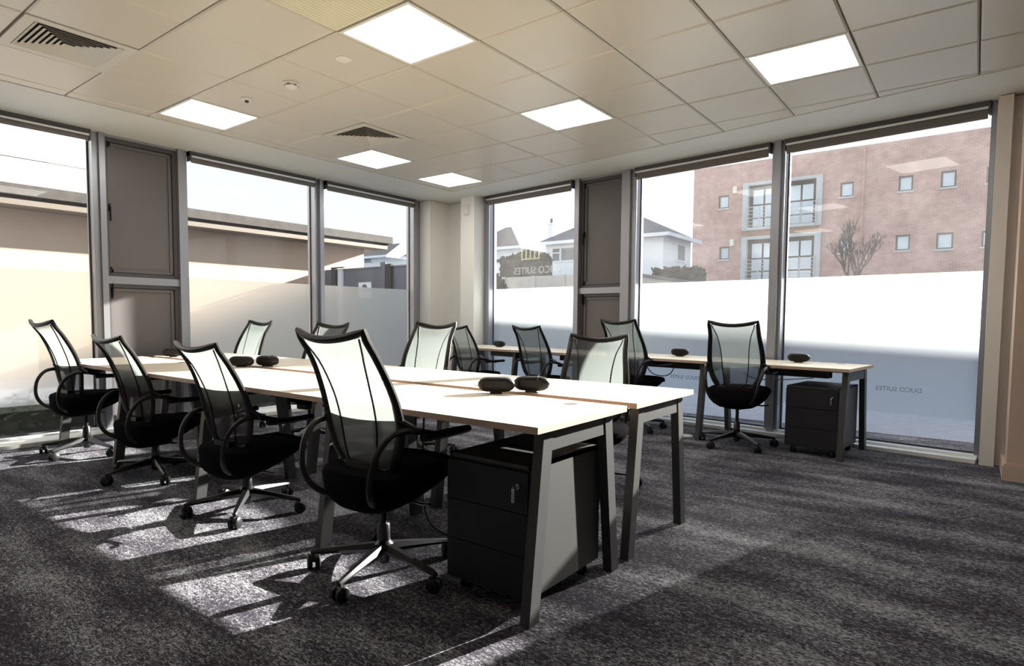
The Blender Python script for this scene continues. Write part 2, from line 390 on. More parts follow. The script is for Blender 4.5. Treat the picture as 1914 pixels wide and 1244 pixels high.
for i in range(-1, 15):
    for j in range(-7, 9):
        x0, x1, y0, y1 = i * .6, i * .6 + .6, j * .6, j * .6 + .6
        poly = [(x0, y0), (x1, y0), (x1, y1), (x0, y1)]
        poly = clip_poly(poly, lambda p: p[0] - TX); poly = clip_poly(poly, lambda p: ty(p[0]) - p[1]) if poly else poly
        if x0 >= 5.39: poly = clip_poly(poly, lambda p: 4.372 - p[1]) if poly else poly
        if len(poly) < 3: continue
        ar = abs(sum(poly[k][0] * poly[(k + 1) % len(poly)][1] - poly[(k + 1) % len(poly)][0] * poly[k][1] for k in range(len(poly)))) / 2
        if ar < .004 or (i, j) in LAMPS or (i, j) in ADDED_LIGHTS or (i, j) in VENTS: continue
        # in the camera's view?
        vis = False
        for (px_, py_) in poly:
            d = Vector((px_ - CAM[0], py_ - CAM[1], CZ - CAM[2])); z = d.dot(fwd)
            if z > .2:
                u = 930 + 1145 * d.dot(right) / z; v = 662 + 1145 * d.dot(down) / z
                if -500 < u < 2400 and v > -420: vis = True
        if not vis: continue
        if ar > .359:
            if std is None or (i, j) in SLAT:
                o = tile_mesh([(0, 0), (.6, 0), (.6, .6), (0, .6)]).build('tile', 'slatted_tile' if (i, j) in SLAT else 'ceiling_tile', ceil_o)
                if (i, j) in SLAT:
                    o['label'] = 'paler slatted ceiling tile'
                    sl = B()
                    for k in range(22): sl.box(.03 + k * .0248, .042 + k * .0248, .03, .57, CZ - .0015, CZ + .002)
                    so = sl.build('tile_slats', 'slatted_tile', o); so['kind'] = 'stuff'
                else: std = o
            else:
                o = std.copy(); COL.objects.link(o)
            o.location = (x0, y0, 0)
        else:
            tile_mesh(poly, .004).build('tile', 'ceiling_tile', ceil_o)
# closing field beyond what is seen
f = B()
f.box(-.138, 9.0, -4.2, -1.85, CZ, CZ + .03)
f.box(3.0, 9.0, -4.2, -.65, CZ + .001, CZ + .03); f.box(6.05, 9.0, -4.2, 4.37, CZ + .002, CZ + .03)
struct('ceiling_field', f, 'ceiling_tile', ceil_o)
# plaster margin between tiles and glass
mg = B()
slab(mg, [(TX, -4.2), (TX, ty(TX)), (-.60, ty(-.6) + .50), (-.60, -4.2)], CZ - .004, CZ + .03)
slab(mg, [(TX, ty(TX)), (5.66, ty(5.66)), (5.66, ty(5.66) + .47), (-.60, ty(-.6) + .50)], CZ - .004, CZ + .03)
struct('trim_1', mg, 'soffit_paint')
mg = B()
slab(mg, [(-.605, -4.2), (-.605, ty(-.6) + .51), (GX - .05, gy(GX) + .03), (GX - .05, -4.2)], CZ + .006, CZ + .03)
slab(mg, [(-.605, ty(-.6) + .505), (5.66, ty(5.66) + .475), (5.66, gy(5.66) + .04), (GX, gy(GX) + .04)], CZ + .0065, CZ + .03)
struct('trim_2', mg, 'soffit_paint')

HL = ['near the right-hand wall behind the pillar', 'over the left aisle behind the viewer', 'directly behind the viewer', 'at the far right of the unseen half of the room', 'behind the viewer to the right']
for k, ((i, j), lab) in enumerate(list(LAMPS.items()) + [(h, 'added square ceiling light ' + HL[n_]) for n_, h in enumerate(ADDED_LIGHTS)]):
    t_ = thing('ceiling_light', lab or 'added square ceiling light behind the viewer', 'ceiling light', (i * .6, j * .6, CZ), 0, 'recessed square ceiling lights')
    B().box(.006, .594, .006, .028, 0, .03).box(.006, .594, .572, .594, 0, .03).box(.006, .028, .028, .572, 0, .03).box(.572, .594, .028, .572, 0, .03).build('frame', 'lamp_frame', t_)
    B().box(.028, .572, .028, .572, .004, .012).build('diffuser', 'lamp_glow', t_)
for (i, j), lab in VENTS.items():
    t_ = thing('air_vent', lab, 'air vent', (i * .6 + .3, j * .6 + .3, CZ), 0, 'four-way ceiling air vents')
    B().box(-.294, .294, -.294, .294, .024, .03).build('backing', 'dark_void', t_)
    fr = B()
    for s_ in (1, -1):
        fr.box(-.294, .294, *sorted((s_ * .235, s_ * .294)), -.002, .022); fr.box(*sorted((s_ * .235, s_ * .294)), -.235, .235, -.002, .022)
    fr.build('frame', 'vent_white', t_)
    for n_ in range(8):           # concentric sloping square blades
        a = .232 - n_ * .0285; bl = B(); c_ = a - .024
        if c_ < .008: c_ = .006
        P0 = [(a, -a), (a, a), (-a, a), (-a, -a)]; P1 = [(c_, -c_), (c_, c_), (-c_, c_), (-c_, -c_)]
        vs = [(x, y, -.004) for x, y in P0] + [(x, y, .009) for x, y in P1] + [(x, y, -.002) for x, y in P0] + [(x, y, .011) for x, y in P1]
        fs = []
        for q in range(4):
            e_ = (q + 1) % 4; fs += [(q, e_, 4 + e_, 4 + q), (8 + q, 12 + q, 12 + e_, 8 + e_), (q, 8 + q, 8 + e_, e_)]
        bl.add(vs, fs); bl.build('blade', 'vent_white', t_)
t_ = thing('ceiling_detector', 'flat pale round cover plate on a ceiling tile beside the largest light', 'detector', (2.13, 1.46, CZ)); B().lathe((0, 0), [(.052, 0), (.052, -.004), (.044, -.010)]).build('plate', 'gloss_white', t_, True)
t_ = thing('smoke_detector', 'white round smoke detector with a raised vented dome on the ceiling', 'detector', (1.50, 1.49, CZ))
B().lathe((0, 0), [(.056, 0), (.056, -.012), (.050, -.016)]).build('base', 'white_plastic', t_, True)
B().lathe((0, 0), [(.044, -.016), (.046, -.030), (.030, -.044), (.010, -.048)]).build('dome', 'white_plastic', t_, True)
for q in range(6):
    a = q * R(60); B().box(.043, .048, -.008, .008, -.028, -.022).xf(Matrix.Rotation(a, 4, 'Z')).build('slot', 'dark_void', t_)
t_ = thing('motion_sensor', 'small white round motion sensor on the ceiling nearest the left light', 'sensor', (.94, 1.47, CZ))
B().lathe((0, 0), [(.045, 0), (.045, -.010), (.036, -.018)]).build('base', 'white_plastic', t_, True)
B().lathe((0, 0), [(.016, -.018), (.014, -.030), (.005, -.034)]).build('lens', 'frame_dark', t_, True)

# ------------------------------------------------------------------ windows
def bar(mb, x0, x1, y0, y1, z0, z1): mb.box(x0, x1, y0, y1, z0, z1)
HEAD = 2.80
def window(n, M, x0, x1, jl=.05, jr=.05):
    fr = B()
    fr.box(x0 - jl, x0, -.10, .05, .05, HEAD).box(x1, x1 + jr, -.10, .05, .05, HEAD)
    fr.box(x0, x1, -.06, .05, 2.765, HEAD).box(x0, x1, -.05, .05, 0, .05)
    o = struct('window_%d' % n, fr, 'alu'); place(o, M)
    g = struct('pane', B().box(x0, x1, 0, .004, .05, 2.765), 'glass', o)
    # single skin glass so light passes once
    g.data.clear_geometry(); g.data.from_pydata([(x0, 0, .05), (x1, 0, .05), (x1, 0, 2.765), (x0, 0, 2.765)], [], [(0, 1, 2, 3)]); g.data.update()
    fm = bpy.data.meshes.new('frosted_film'); fm.from_pydata([(x0, -.003, .31), (x1, -.003, .31), (x1, -.003, 1.505), (x0, -.003, 1.505)], [], [(0, 1, 2, 3)]); fm.materials.append(MATS['frosted_film'])
    fo = bpy.data.objects.new('frosted_film', fm); COL.objects.link(fo); fo.parent = o; fo['label'] = 'frosted lower band of the glass'
    gk = B().box(x0, x0 + .012, -.012, -.004, .05, 2.76).box(x1 - .012, x1, -.012, -.004, .05, 2.76).box(x0, x1, -.012, -.004, .05, .062)
    gk.build('gasket', 'frame_dark', o)
    return o
def blind(M, x0, x1, drop, label, side=1):
    t_ = thing('roller_blind', label, 'roller blind', (0, 0, 0), 0, 'rolled-up roller blinds'); t_.matrix_world = M @ Matrix.Translation(((x0 + x1) / 2, -.10, 0))
    w_ = (x1 - x0) / 2 - .01
    B().box(-w_, w_, -.040, .035, 2.746, 2.789).build('recess_shade', 'frame_dark', t_)  # dark box: shade of the recess above the rail put into colour
    B().bbox(-w_ + .014, w_ - .014, -.050, -.034, 2.727, 2.746, .003).build('rail_edge', 'blind_bar', t_)
    rl_ = B(); rl_.xcyl((0, -.004, 2.716), .028, 2 * w_ - .03, 18); rl_.build('roll', 'blind_fabric', t_, True)
    B().box(-w_ + .016, w_ - .016, -.0335, -.0315, drop + .02, 2.727).build('fabric', 'blind_fabric', t_)
    B().bbox(-w_ + .016, w_ - .016, -.039, -.025, drop, drop + .026, .004).build('bottom_bar', 'blind_fabric', t_)
    for s_ in (-1, 1): B().bbox(*sorted((s_ * w_, s_ * (w_ - .014))), -.045, .03, 2.690, 2.789, .003).build('bracket', 'frame_dark', t_)
    return t_
window(1, LW, -1.85, 1.065); window(2, LW, 1.925, 3.470, .05, .05); window(3, LW, 3.605, 5.150, .05, .13)
blind(LW, -1.8, 1.06, 2.70, 'rolled-up blind over the leftmost window facing the beige building')
blind(LW, 1.93, 3.47, 2.675, 'rolled-up blind over the left-wall window beside the tall grey panels')
blind(LW, 3.61, 5.15, 2.67, 'rolled-up blind over the left-wall window nearest the room corner')
w4 = window(4, RW, rl(.06), rl(1.53), .10, .03); w5 = window(5, RW, rl(2.40), rl(3.87), .07, .035); w6 = window(6, RW, rl(3.99), rl(5.495), .03, .03)
blind(RW, rl(.02), rl(1.53), 2.66, 'rolled-up blind over the narrow window with the reversed lettering')
blind(RW, rl(2.38), rl(3.87), 2.655, 'rolled-up blind over the middle window of the right-hand wall')
blind(RW, rl(3.98), rl(5.50), 2.655, 'rolled-up blind over the rightmost window')
# posts
def post(n, M, x0, x1, depth=.13, m='alu'):
    o = struct('trim_%d' % n, B().box(x0, x1, -depth, .06, 0.0, HEAD), m); place(o, M); return o
post(3, LW, 1.115, 1.165); post(4, LW, 1.825, 1.875); post(5, LW, 3.52, 3.555, .14); post(6, LW, 5.28, 5.30, .1)
post(7, RW, rl(1.56), rl(1.62)); post(8, RW, rl(2.22), rl(2.33)); post(9, RW, rl(3.905), rl(3.96), .14)
# ventilation doors (two stacked leaves beside the windows on each wall)
def vent_door(n, M, x0, x1, z0, z1, hz, up, lab):
    fr = B(); c = .035
    fr.box(x0, x0 + c, -.075, .03, z0, z1).box(x1 - c, x1, -.075, .03, z0, z1).box(x0 + c, x1 - c, -.075, .03, z0, z0 + c).box(x0 + c, x1 - c, -.075, .03, z1 - c, z1)
    o = struct('door_%d' % n, fr, 'frame_dark'); place(o, M)
    a, b, p, q = x0 + c + .006, x1 - c - .006, z0 + c + .006, z1 - c - .006
    B().box(a, b, -.045, -.01, p, q).box(a, a + .028, -.060, -.045, p, q).box(b - .028, b, -.060, -.045, p, q).box(a, b, -.060, -.045, p, p + .028).box(a, b, -.060, -.045, q - .028, q).build('leaf', 'panel_taupe', o)
    B().box(x0 + .02, x1 - .02, -.005, .0, z0 + .02, z1 - .02).build('backing', 'dark_void', o)
    h_ = B().bbox(a - .006, a + .012, -.085, -.060, hz - .035, hz + .035, .004).bbox(a - .002, a + .008, -.105, -.085, hz - .13 if up else hz - .01, hz + .01 if up else hz + .13, .003)
    h_.build('handle', 'black_plastic', o)
    for hh in (z0 + .06, z1 - .06): B().bbox(a - .008, a + .01, -.078, -.06, hh - .03, hh + .03, .003).build('catch', 'black_plastic', o)
    return o
for n, M, a, b in ((1, LW, 1.165, 1.825), (3, RW, rl(1.62), rl(2.22))):
    vent_door(n, M, a, b, 1.475, 2.765, 2.12, True, ''); vent_door(n + 1, M, a, b, .06, 1.405, 1.30, False, '')
    o = struct('trim_%d' % (9 + n), B().box(a, b, -.105, .03, 1.405, 1.475).box(a, b, -.1, .03, 0, .06).box(a, b, -.1, .03, 2.765, HEAD), 'alu'); place(o, M)
# sills
place(struct('sill_left', B().box(-4.2, 5.28, -.36, -.05, 0, .035).box(-4.2, 5.28, -.10, -.05, .035, .05), 'sill_white'), LW)
place(struct('sill_front', B().box(rl(-.02), rl(5.515), -.20, -.05, 0, .03).box(rl(-.02), rl(5.515), -.10, -.05, .03, .05), 'sill_white'), RW)
# wall above windows on the front
place(struct('wall_head', B().box(-1.15, rl(5.7), -.02, .06, CZ + .02, 3.5), 'wall_paint'), RW)
# reversed lettering and emblem on window 4, reversed lettering low on windows 5 and 6
def text(name, body, size, X, Z, M, parent, m, ex=.0006):
    cu = bpy.data.curves.new(name, 'FONT'); cu.body = body; cu.size = size; cu.extrude = ex; cu.align_x = 'CENTER'; cu.resolution_u = 3
    tmp = bpy.data.objects.new(name, cu); COL.objects.link(tmp)
    dg = bpy.context.evaluated_depsgraph_get(); me = bpy.data.meshes.new_from_object(tmp.evaluated_get(dg)); bpy.data.objects.remove(tmp)
    # seen from behind: letters face outdoors
    me.transform(Matrix.Translation((X, -.006, Z)) @ Matrix.Rotation(R(90), 4, 'X') @ Matrix.Scale(-1, 4, (1, 0, 0)))
    me.materials.clear(); me.materials.append(MATS[m]); o = bpy.data.objects.new(name, me); COL.objects.link(o); o.parent = parent; return o
text('lettering', 'DUCO SUITES', .135, rl(.86), 1.695, RW, w4, 'vinyl_grey')['label'] = 'grey lettering seen from behind'
em = B()
for k, hh in enumerate((.27, .33, .36, .33, .27)): em.box(rl(.58) + k * .075, rl(.58) + k * .075 + .022, -.007, -.0055, 1.90, 1.90 + hh)
em.box(rl(.58), rl(.58) + .322, -.007, -.0055, 1.885, 1.90)
em.build('emblem', 'vinyl_yellow', w4)['label'] = 'pale yellow emblem of upright bars'
text('lettering', 'DUCO SUITES', .055, rl(4.95), .50, RW, w6, 'vinyl_dark')
text('lettering', 'DUCO SUITES', .055, rl(2.98), .46, RW, w5, 'vinyl_dark')
# beam detector on the corner pier
t_ = thing('wall_sensor', 'small white wall sensor high on the corner pier', 'sensor', (-.19, 5.385, 2.60), R(-6))
B().bbox(-.045, .045, -.03, 0, -.07, .07, .008).build('housing', 'white_plastic', t_); B().bbox(-.028, .028, -.036, -.028, -.05, .02, .004).build('lens', 'gloss_white', t_)

# ------------------------------------------------------------------ chair
def interp(tab, t):
    for k in range(len(tab) - 1):
        if t <= tab[k + 1][0]:
            a, b = tab[k], tab[k + 1]; q = (t - a[0]) / (b[0] - a[0]); q2 = q
            p0 = tab[max(k - 1, 0)]; p3 = tab[min(k + 2, len(tab) - 1)]
            return [.5 * ((2 * a[i]) + (-p0[i] + b[i]) * q2 + (2 * p0[i] - 5 * a[i] + 4 * b[i] - p3[i]) * q2 ** 2 + (-p0[i] + 3 * a[i] - 3 * b[i] + p3[i]) * q2 ** 3) for i in range(1, len(a))]
    return list(tab[-1][1:])
BK = [(0, .150, -.115), (.12, .185, -.13), (.28, .212, -.14), (.42, .218, -.155), (.6, .210, -.19), (.8, .196, -.245), (1, .195, -.315)]
def back_pt(u, t, off=0):
    hw, y = interp(BK, t)
    z = .475 + .565 * t - .032 * (1 - u * u) * max(0, (t - .75) / .25) ** 1.5 - .02 * (1 - u * u) * max(0, 1 - t / .2)
    return Vector((u * hw, y + .030 * u * u + off, z))
def smooth_path(P, Rr, m=4):
    P = [Vector(p) for p in P]; out = []; rr = []
    for k in range(len(P) - 1):
        p0, p1, p2, p3 = P[max(k - 1, 0)], P[k], P[k + 1], P[min(k + 2, len(P) - 1)]
        for i in range(m):
            q = i / m; out.append(.5 * ((2 * p1) + (p2 - p0) * q + (2 * p0 - 5 * p1 + 4 * p2 - p3) * q * q + (3 * p1 - p0 - 3 * p2 + p3) * q ** 3)); rr.append(Rr[k] * (1 - q) + Rr[k + 1] * q)
    return out + [P[-1]], rr + [Rr[-1]]
def make_chair():
    t_ = thing('office_chair', 'x', 'chair')
    # mesh panel
    mb = B(); NU, NT = 10, 22
    vs = [back_pt(-.93 + 1.86 * i / NU, .03 + .94 * j / NT) for j in range(NT + 1) for i in range(NU + 1)]
    mb.add(vs, [(j * (NU + 1) + i, j * (NU + 1) + i + 1, (j + 1) * (NU + 1) + i + 1, (j + 1) * (NU + 1) + i) for j in range(NT) for i in range(NU)])
    mp_ = mb.build('backrest_mesh', 'mesh_fabric', t_, True)
    for s_ in (-1, 1):
        tab = [(0, .52), (.2, .50), (.4, .50), (.6, .55), (.8, .68), (1, .88)]
        pts = [back_pt(s_ * interp([(a, b) for a, b in tab], k / 16)[0], .03 + .93 * k / 16, -.004) for k in range(17)]
        B().tube(pts, .0042, 6).build('seam', 'black_plastic', mp_, True)
    # frame loop
    pts = []; N = []; W = []
    for k in range(11): u = -1 + 2 * k / 10; pts.append(back_pt(u * .96, 0)); W.append(.030)
    for k in range(1, 20): tt = k / 20; pts.append(back_pt(1, tt)); W.append(.048 - .018 * tt)
    for k in range(13): u = 1 - 2 * k / 12; pts.append(back_pt(u, 1)); W.append(.030)
    for k in range(1, 20): tt = 1 - k / 20; pts.append(back_pt(-1, tt)); W.append(.048 - .018 * tt)
    for p in pts:
        t0 = (p.z - .475) / .565; d = interp(BK, min(1, max(0, t0 + .05)))[1] - interp(BK, min(1, max(0, t0 - .05)))[1]
        N.append(Vector((0, 1, -d / .0565 * .5)).normalized())
    B().sweep(pts, N, W, .028).build('back_frame', 'frame_black', t_, True)
    # seat: thick contoured cushion with tapering shell
    def plan(a, k):      # superellipse
        c, s_ = math.cos(a), math.sin(a); e = .62
        return (k * .255 * math.copysign(abs(c) ** e, c), k * .260 * math.copysign(abs(s_) ** e, s_) + .045)
    NA = 28; rings = []
    for (k, zt, zb) in ((0, .470, 0), (.55, .472, 0), (.85, .468, 0), (.97, .452, 0), (1.0, .432, 0)):
        rings.append([(x, y, zt + .012 * (y / .25) ** 2 * (1 if y < 0 else -1)) for x, y in [plan(2 * math.pi * a / NA, k) for a in range(NA)]])
    n_top = len(rings)
    for (k, zz, yo) in ((.99, .400, 0), (.92, .368, -.02), (.76, .330, -.05), (.55, .302, -.08), (.34, .290, -.09)):
        rings.append([(x, y + yo, zz + max(0, y) * .22) for x, y in [plan(2 * math.pi * a / NA, k) for a in range(NA)]])
    vs = [v for rg in rings for v in rg]; fs = []
    for i in range(len(rings) - 1):
        for a in range(NA): fs.append((i * NA + a, i * NA + (a + 1) % NA, (i + 1) * NA + (a + 1) % NA, (i + 1) * NA + a))
    fs.append(tuple((len(rings) - 1) * NA + a for a in range(NA)))
    B().add(vs, fs).build('seat', 'black_fabric', t_, True)
    mch = B().bbox(-.065, .065, -.14, .09, .285, .335, .015).hexa([(-.05, -.17, .33), (.05, -.17, .33), (.05, -.08, .33), (-.05, -.08, .33)], [(-.07, -.15, .50), (.07, -.15, .50), (.07, -.11, .50), (-.07, -.11, .50)])
    mo = mch.build('seat_mechanism', 'black_plastic', t_)
    B().tube([(.06, .02, .32), (.20, .03, .315), (.25, .02, .325)], .007, 6).build('lever', 'polished_alu', mo, True)
    for s_ in (-1, 1):
        lp, lr = smooth_path([(s_ * .262, .13, .600), (s_ * .262, .02, .622), (s_ * .25, -.10, .650), (s_ * .236, -.18, .640), (s_ * .224, -.235, .590), (s_ * .212, -.262, .52), (s_ * .195, -.262, .44), (s_ * .165, -.225, .375), (s_ * .11, -.15, .335), (s_ * .05, -.09, .32)], [.011, .013, .014, .013, .0125, .0125, .0125, .013, .014, .015]); ao = B().tube(lp, lr, 8).build('arm_loop', 'frame_black', t_, True)
        pad = B(); cs = []
        for k in range(9):
            y = -.04 + .29 * k / 8; w_ = .036 * math.sin(math.pi * min(1, max(.0, (k + .7) / 9.4))) ** .45; cs.append((y, w_))
        vs = []
        for (y, w_) in cs:
            for (a, b) in ((-1, 0), (-.7, .8), (0, 1), (.7, .8), (1, 0), (.6, -.8), (-.6, -.8)): vs.append((s_ * .268 + a * w_ * 1.1, y, .612 + b * .016))
        fs = [tuple(range(7))[::-1], tuple(8 * 7 + k for k in range(7))]
        for i in range(8):
            for j in range(7): fs.append((i * 7 + j, i * 7 + (j + 1) % 7, (i + 1) * 7 + (j + 1) % 7, (i + 1) * 7 + j))
        pad.add(vs, fs); pad.build('arm_pad', 'black_plastic', ao, True)
        B().tube([(s_ * .215, -.125, .69), (s_ * .262, -.08, .65)], .016, 8).build('arm_pivot', 'polished_alu', ao, True)
    B().lathe((0, 0), [(.0145, .19), (.0145, .30)], 14).build('gas_lift', 'castor_black', t_, True)
    base = B().lathe((0, 0), [(.020, .04), (.025, .05), (.027, .085), (.040, .095), (.042, .125), (.028, .14), (.026, .21), (.022, .215)], 18)
    for k in range(5):
        a = k * R(72); st = len(base.v)
        prof = [(.030, .026, .082, .128), (.12, .023, .080, .116), (.22, .018, .074, .100), (.305, .014, .066, .086), (.325, .010, .066, .080)]
        vs = []
        for (x, hw, z0, z1) in prof:
            vs += [(x, -hw, (z0 + z1) / 2), (x, -hw * .55, z0), (x, hw * .55, z0), (x, hw, (z0 + z1) / 2), (x, hw * .5, z1), (x, -hw * .5, z1)]
        fs = [(0, 1, 2, 3, 4, 5), tuple(24 + q for q in range(6))]
        for i in range(4):
            for j in range(6): fs.append((i * 6 + j, i * 6 + (j + 1) % 6, (i + 1) * 6 + (j + 1) % 6, (i + 1) * 6 + j))
        base.add(vs, fs); base.xf(Matrix.Rotation(a, 4, 'Z'), st)
    bo = base.build('star_base', 'polished_alu', t_, True)
    for k in range(5):
        a = k * R(72)
        c_ = B().xcyl((-.017, 0, .031), .031, .022, 18).xcyl((.017, 0, .031), .031, .022, 18).lathe((0, 0), [(.008, .03), (.008, .075)], 10)
        c_.bbox(-.008, .008, -.02, .022, .034, .062, .004)
        co = c_.build('castor', 'castor_black', bo, True); co.location = (.315 * math.cos(a), .315 * math.sin(a), 0); co.rotation_euler = (0, 0, a + R(25 + 47 * k))
    return t_
chair0 = make_chair(); index_children()
CH = [ # x, y, facing deg, base angle deg, dz, label
    (3.45, .62, 92, 214, .012, 'mesh office chair nearest the viewer, beside the drawer pedestal, its back glowing white'),
    (2.20, .70, 93, 247, -.078, 'white-glowing mesh chair second from the pedestal end along the near side of the long desks'),
    (1.00, .71, 93, 275, -.070, 'dark-backed mesh office chair, third along the near side of the long desk row'),
    (-.17, .68, 94, 228, .020, 'mesh office chair furthest left, beside the cream-coloured frosted window'),
    (3.45, 2.42, 288, 30, -.050, 'pale-backed mesh office chair on the far side of the long desks, nearest its right-hand end'),
    (1.93, 2.30, 278, 50, .020, 'light grey mesh chair across the long desks, in front of the white corner pier'),
    (.80, 2.10, 276, 10, .005, 'chair across the long desks, only its dark mesh top showing before grey frosted glass'),
    (-.43, 2.10, 272, 20, .015, 'small far office chair across the long desks, beside the left-wall window by the panels'),
    (.55, 4.68, 80, 15, -.035, 'dark mesh chair at the window desk nearest the corner, half hidden behind a pale chair'),
    (1.62, 4.60, 83, 40, -.022, 'dark navy-looking mesh office chair at the window desks below the reversed lettering'),
    (2.75, 4.55, 82, 255, .054, 'white-glowing mesh office chair at the window desks, in front of the right-wall grey panels'),
    (3.83, 4.37, 95, 246, .050, 'mesh office chair at the rightmost window desk, beside the small drawer pedestal')]
GR = {0: 'office chairs along the near side of the long desk row', 4: 'office chairs along the far side of the long desk row', 8: 'office chairs along the window desks'}
for k, (x, y, fa, ba, dz, lab) in enumerate(CH):
    c = chair0 if k == 0 else copy_tree(chair0)
    c.location = (x, y, 0); c.rotation_euler = (0, 0, R(fa - 90)); c['label'] = lab; c['group'] = GR[k // 4 * 4]
    c['dz'] = dz
    c['ba'] = ba - (fa - 90)
bpy.context.view_layer.update()
for o in list(bpy.data.objects):
    if o.parent and 'dz' in o.parent:
        if o.name.startswith('star_base'): o.rotation_euler = (0, 0, R(o.parent['ba']))
        elif o.name.startswith('gas_lift'): o.location = (0, 0, o.parent['dz'] * .5)
        else: o.location = (0, 0, o.parent['dz'])
for o in list(bpy.data.objects):
    if 'dz' in o: del o['dz']; del o['ba']

# ------------------------------------------------------------------ bench desks
def leg_mb(x, y_top, y_bot, w_=.042, d=.062):
    # slanted rectangular leg: d along y, w_ along x
    s_ = 1 if y_bot > y_top else -1
    b = [(x - w_ / 2, y_bot - d / 2, 0), (x + w_ / 2, y_bot - d / 2, 0), (x + w_ / 2, y_bot + d / 2, 0), (x - w_ / 2, y_bot + d / 2, 0)]
    t = [(x - w_ / 2, y_top - d / 2, .703), (x + w_ / 2, y_top - d / 2, .703), (x + w_ / 2, y_top + d / 2, .703), (x - w_ / 2, y_top + d / 2, .703)]
    return B().hexa(b, t)
def leg_frame(root, x, D, depth):
    leg_mb(x, .115, .03).build('leg', 'graphite', root); leg_mb(x, D - .115, D - .03).build('leg', 'graphite', root)
    B().box(x - .0175, x + .0175, .14, D - .14, .622, .692).build('crossbar', 'graphite', root)
def make_desk(label, W_, D, loc, rz, group, left_leg=False, right=True, gr_side=1, tray=True):
    t_ = thing('desk', label, 'desk', loc, rz, group)
    # top: X from 0..W, Y from 0 (user side) .. D
    mb = B(); mb.mi = 0; mb.add([(.001, 0, .73), (W_ - .001, 0, .73), (W_ - .001, D, .73), (.001, D, .73)], [(0, 1, 2, 3)])
    mb.mi = 1; mb.add([(.001, 0, .705), (W_ - .001, 0, .705), (W_ - .001, D, .705), (.001, D, .705), (.001, 0, .73), (W_ - .001, 0, .73), (W_ - .001, D, .73), (.001, D, .73)],
                      [(3, 2, 1, 0), (0, 1, 5, 4), (1, 2, 6, 5), (2, 3, 7, 6), (3, 0, 4, 7)])
    mb.build('desktop', ['maple', 'maple_edge'], t_)
    if right: leg_frame(t_, W_ - .05, D, D)
    if left_leg: leg_frame(t_, .05, D, D)
    B().box(.03, W_ - .07, .17, .20, .685, .703).build('rail', 'graphite', t_); B().box(.03, W_ - .07, D - .20, D - .17, .685, .703).build('rail', 'graphite', t_)
    if tray:
        tr_ = B().box(.28, W_ - .30, D - .165, D - .160, .60, .70).box(.28, W_ - .30, D - .165, D - .06, .60, .604).box(.28, W_ - .30, D - .065, D - .06, .60, .66)
        tr_.build('cable_tray', 'graphite', t_)
    B().lathe((W_ - .22, D - .10, .73), [(.032, 0), (.032, .002), (.024, .003)], 20).build('cable_grommet', 'alu', t_, True)
    return t_
PW = 1.2175
names_n = ['first', 'second', 'third', 'fourth']
LN = ['near-row desk at the right-hand end of the long bench, drawer pedestal under it', 'near-row desk second from the pedestal end, behind the nearest chair', 'near-row desk third from the pedestal end, carrying two black power pods', 'near-row desk at the far left end of the long bench, nearest the left window']
LF = ['far-row desk at the right-hand end of the long bench, its open leg frame bare', 'far-row desk in front of the light grey mesh chair', 'far-row desk in the middle left of the long bench, sunlit', 'far-row desk at the left end of the long bench by the grey panels']
for k in range(4):
    x0 = 4.268 - PW * (k + 1)
    make_desk(LN[k], PW, .69, (x0, .60, 0), 0, 'near row of the long desk bench', k == 3)
    # far row: user side faces +y, so rotate 180
    make_desk(LF[k], PW, .70, (x0 + PW, 2.09, 0), R(180), 'far row of the long desk bench', k != 9, k == 3)
WD = 1.185
LR = ['window desk at the right-hand end with a drawer pedestal beneath', 'window desk between the right-hand chairs, a small power pod on it', 'window desk below the right-wall grey panels', 'window desk nearest the room corner']
wa = math.atan(-S)
for k in range(4):
    ex, ey = 4.70 - math.cos(wa) * WD * (k + 1), 4.235 - math.sin(wa) * WD * (k + 1)
    make_desk(LR[k], WD, .70, (ex, ey, 0), wa, 'desks along the window wall', k == 3)

# ------------------------------------------------------------------ drawer pedestals
def pedestal(loc, rz, label):
    t_ = thing('drawer_pedestal', label, 'drawer unit', loc, rz, 'mobile drawer pedestals')
    W_, D, Z0, Z1 = .40, .54, .065, .565
    bd = B().box(0, .012, .018, D, Z0, Z1).box(W_ - .012, W_, .018, D, Z0, Z1).box(0, W_, .018, D, Z1 - .014, Z1).box(.012, W_ - .012, .018, D, Z0, Z0 + .014).box(.012, W_ - .012, D - .012, D, Z0, Z1).box(.012, W_ - .012, .03, .04, Z0, Z1)
    bd.build('body', 'pedestal_sunlit_body', t_)
    zs = [(Z0, Z0 + .158), (Z0 + .162, Z0 + .32), (Z0 + .324, Z1 - .022)]
    for a, b in zs: B().bbox(.002, W_ - .002, 0, .018, a, b, .002).build('drawer', 'pedestal_shaded_front', t_)
    lk = B(); st = 0; lk.lathe((0, 0), [(.011, 0), (.011, .006)], 14); lk.xf(Matrix.Translation((W_ - .045, 0, Z1 - .075)) @ Matrix.Rotation(R(90), 4, 'X'))
    lo = lk.build('lock', 'chrome', t_, True)
    B().box(W_ - .047, W_ - .043, -.030, -.006, Z1 - .082, Z1 - .068).bbox(W_ - .052, W_ - .038, -.034, -.030, Z1 - .130, Z1 - .078, .002).build('key', 'chrome', lo)
    for x in (.05, W_ - .05):
        for y in (.07, D - .06):
            c_ = B().xcyl((-.012, 0, .024), .024, .014, 14).xcyl((.012, 0, .024), .024, .014, 14).box(-.016, .016, -.016, .016, .045, Z0)
            co = c_.build('castor', 'castor_black', t_, True); co.location = (x, y, 0); co.rotation_euler = (0, 0, .6 * x * 5)
    return t_
pedestal((3.79, .655, 0), 0, 'dark grey three-drawer pedestal under the nearest desk corner, key in its lock')
pedestal((4.225, 4.345, 0), wa, 'dark grey three-drawer pedestal under the rightmost window desk')

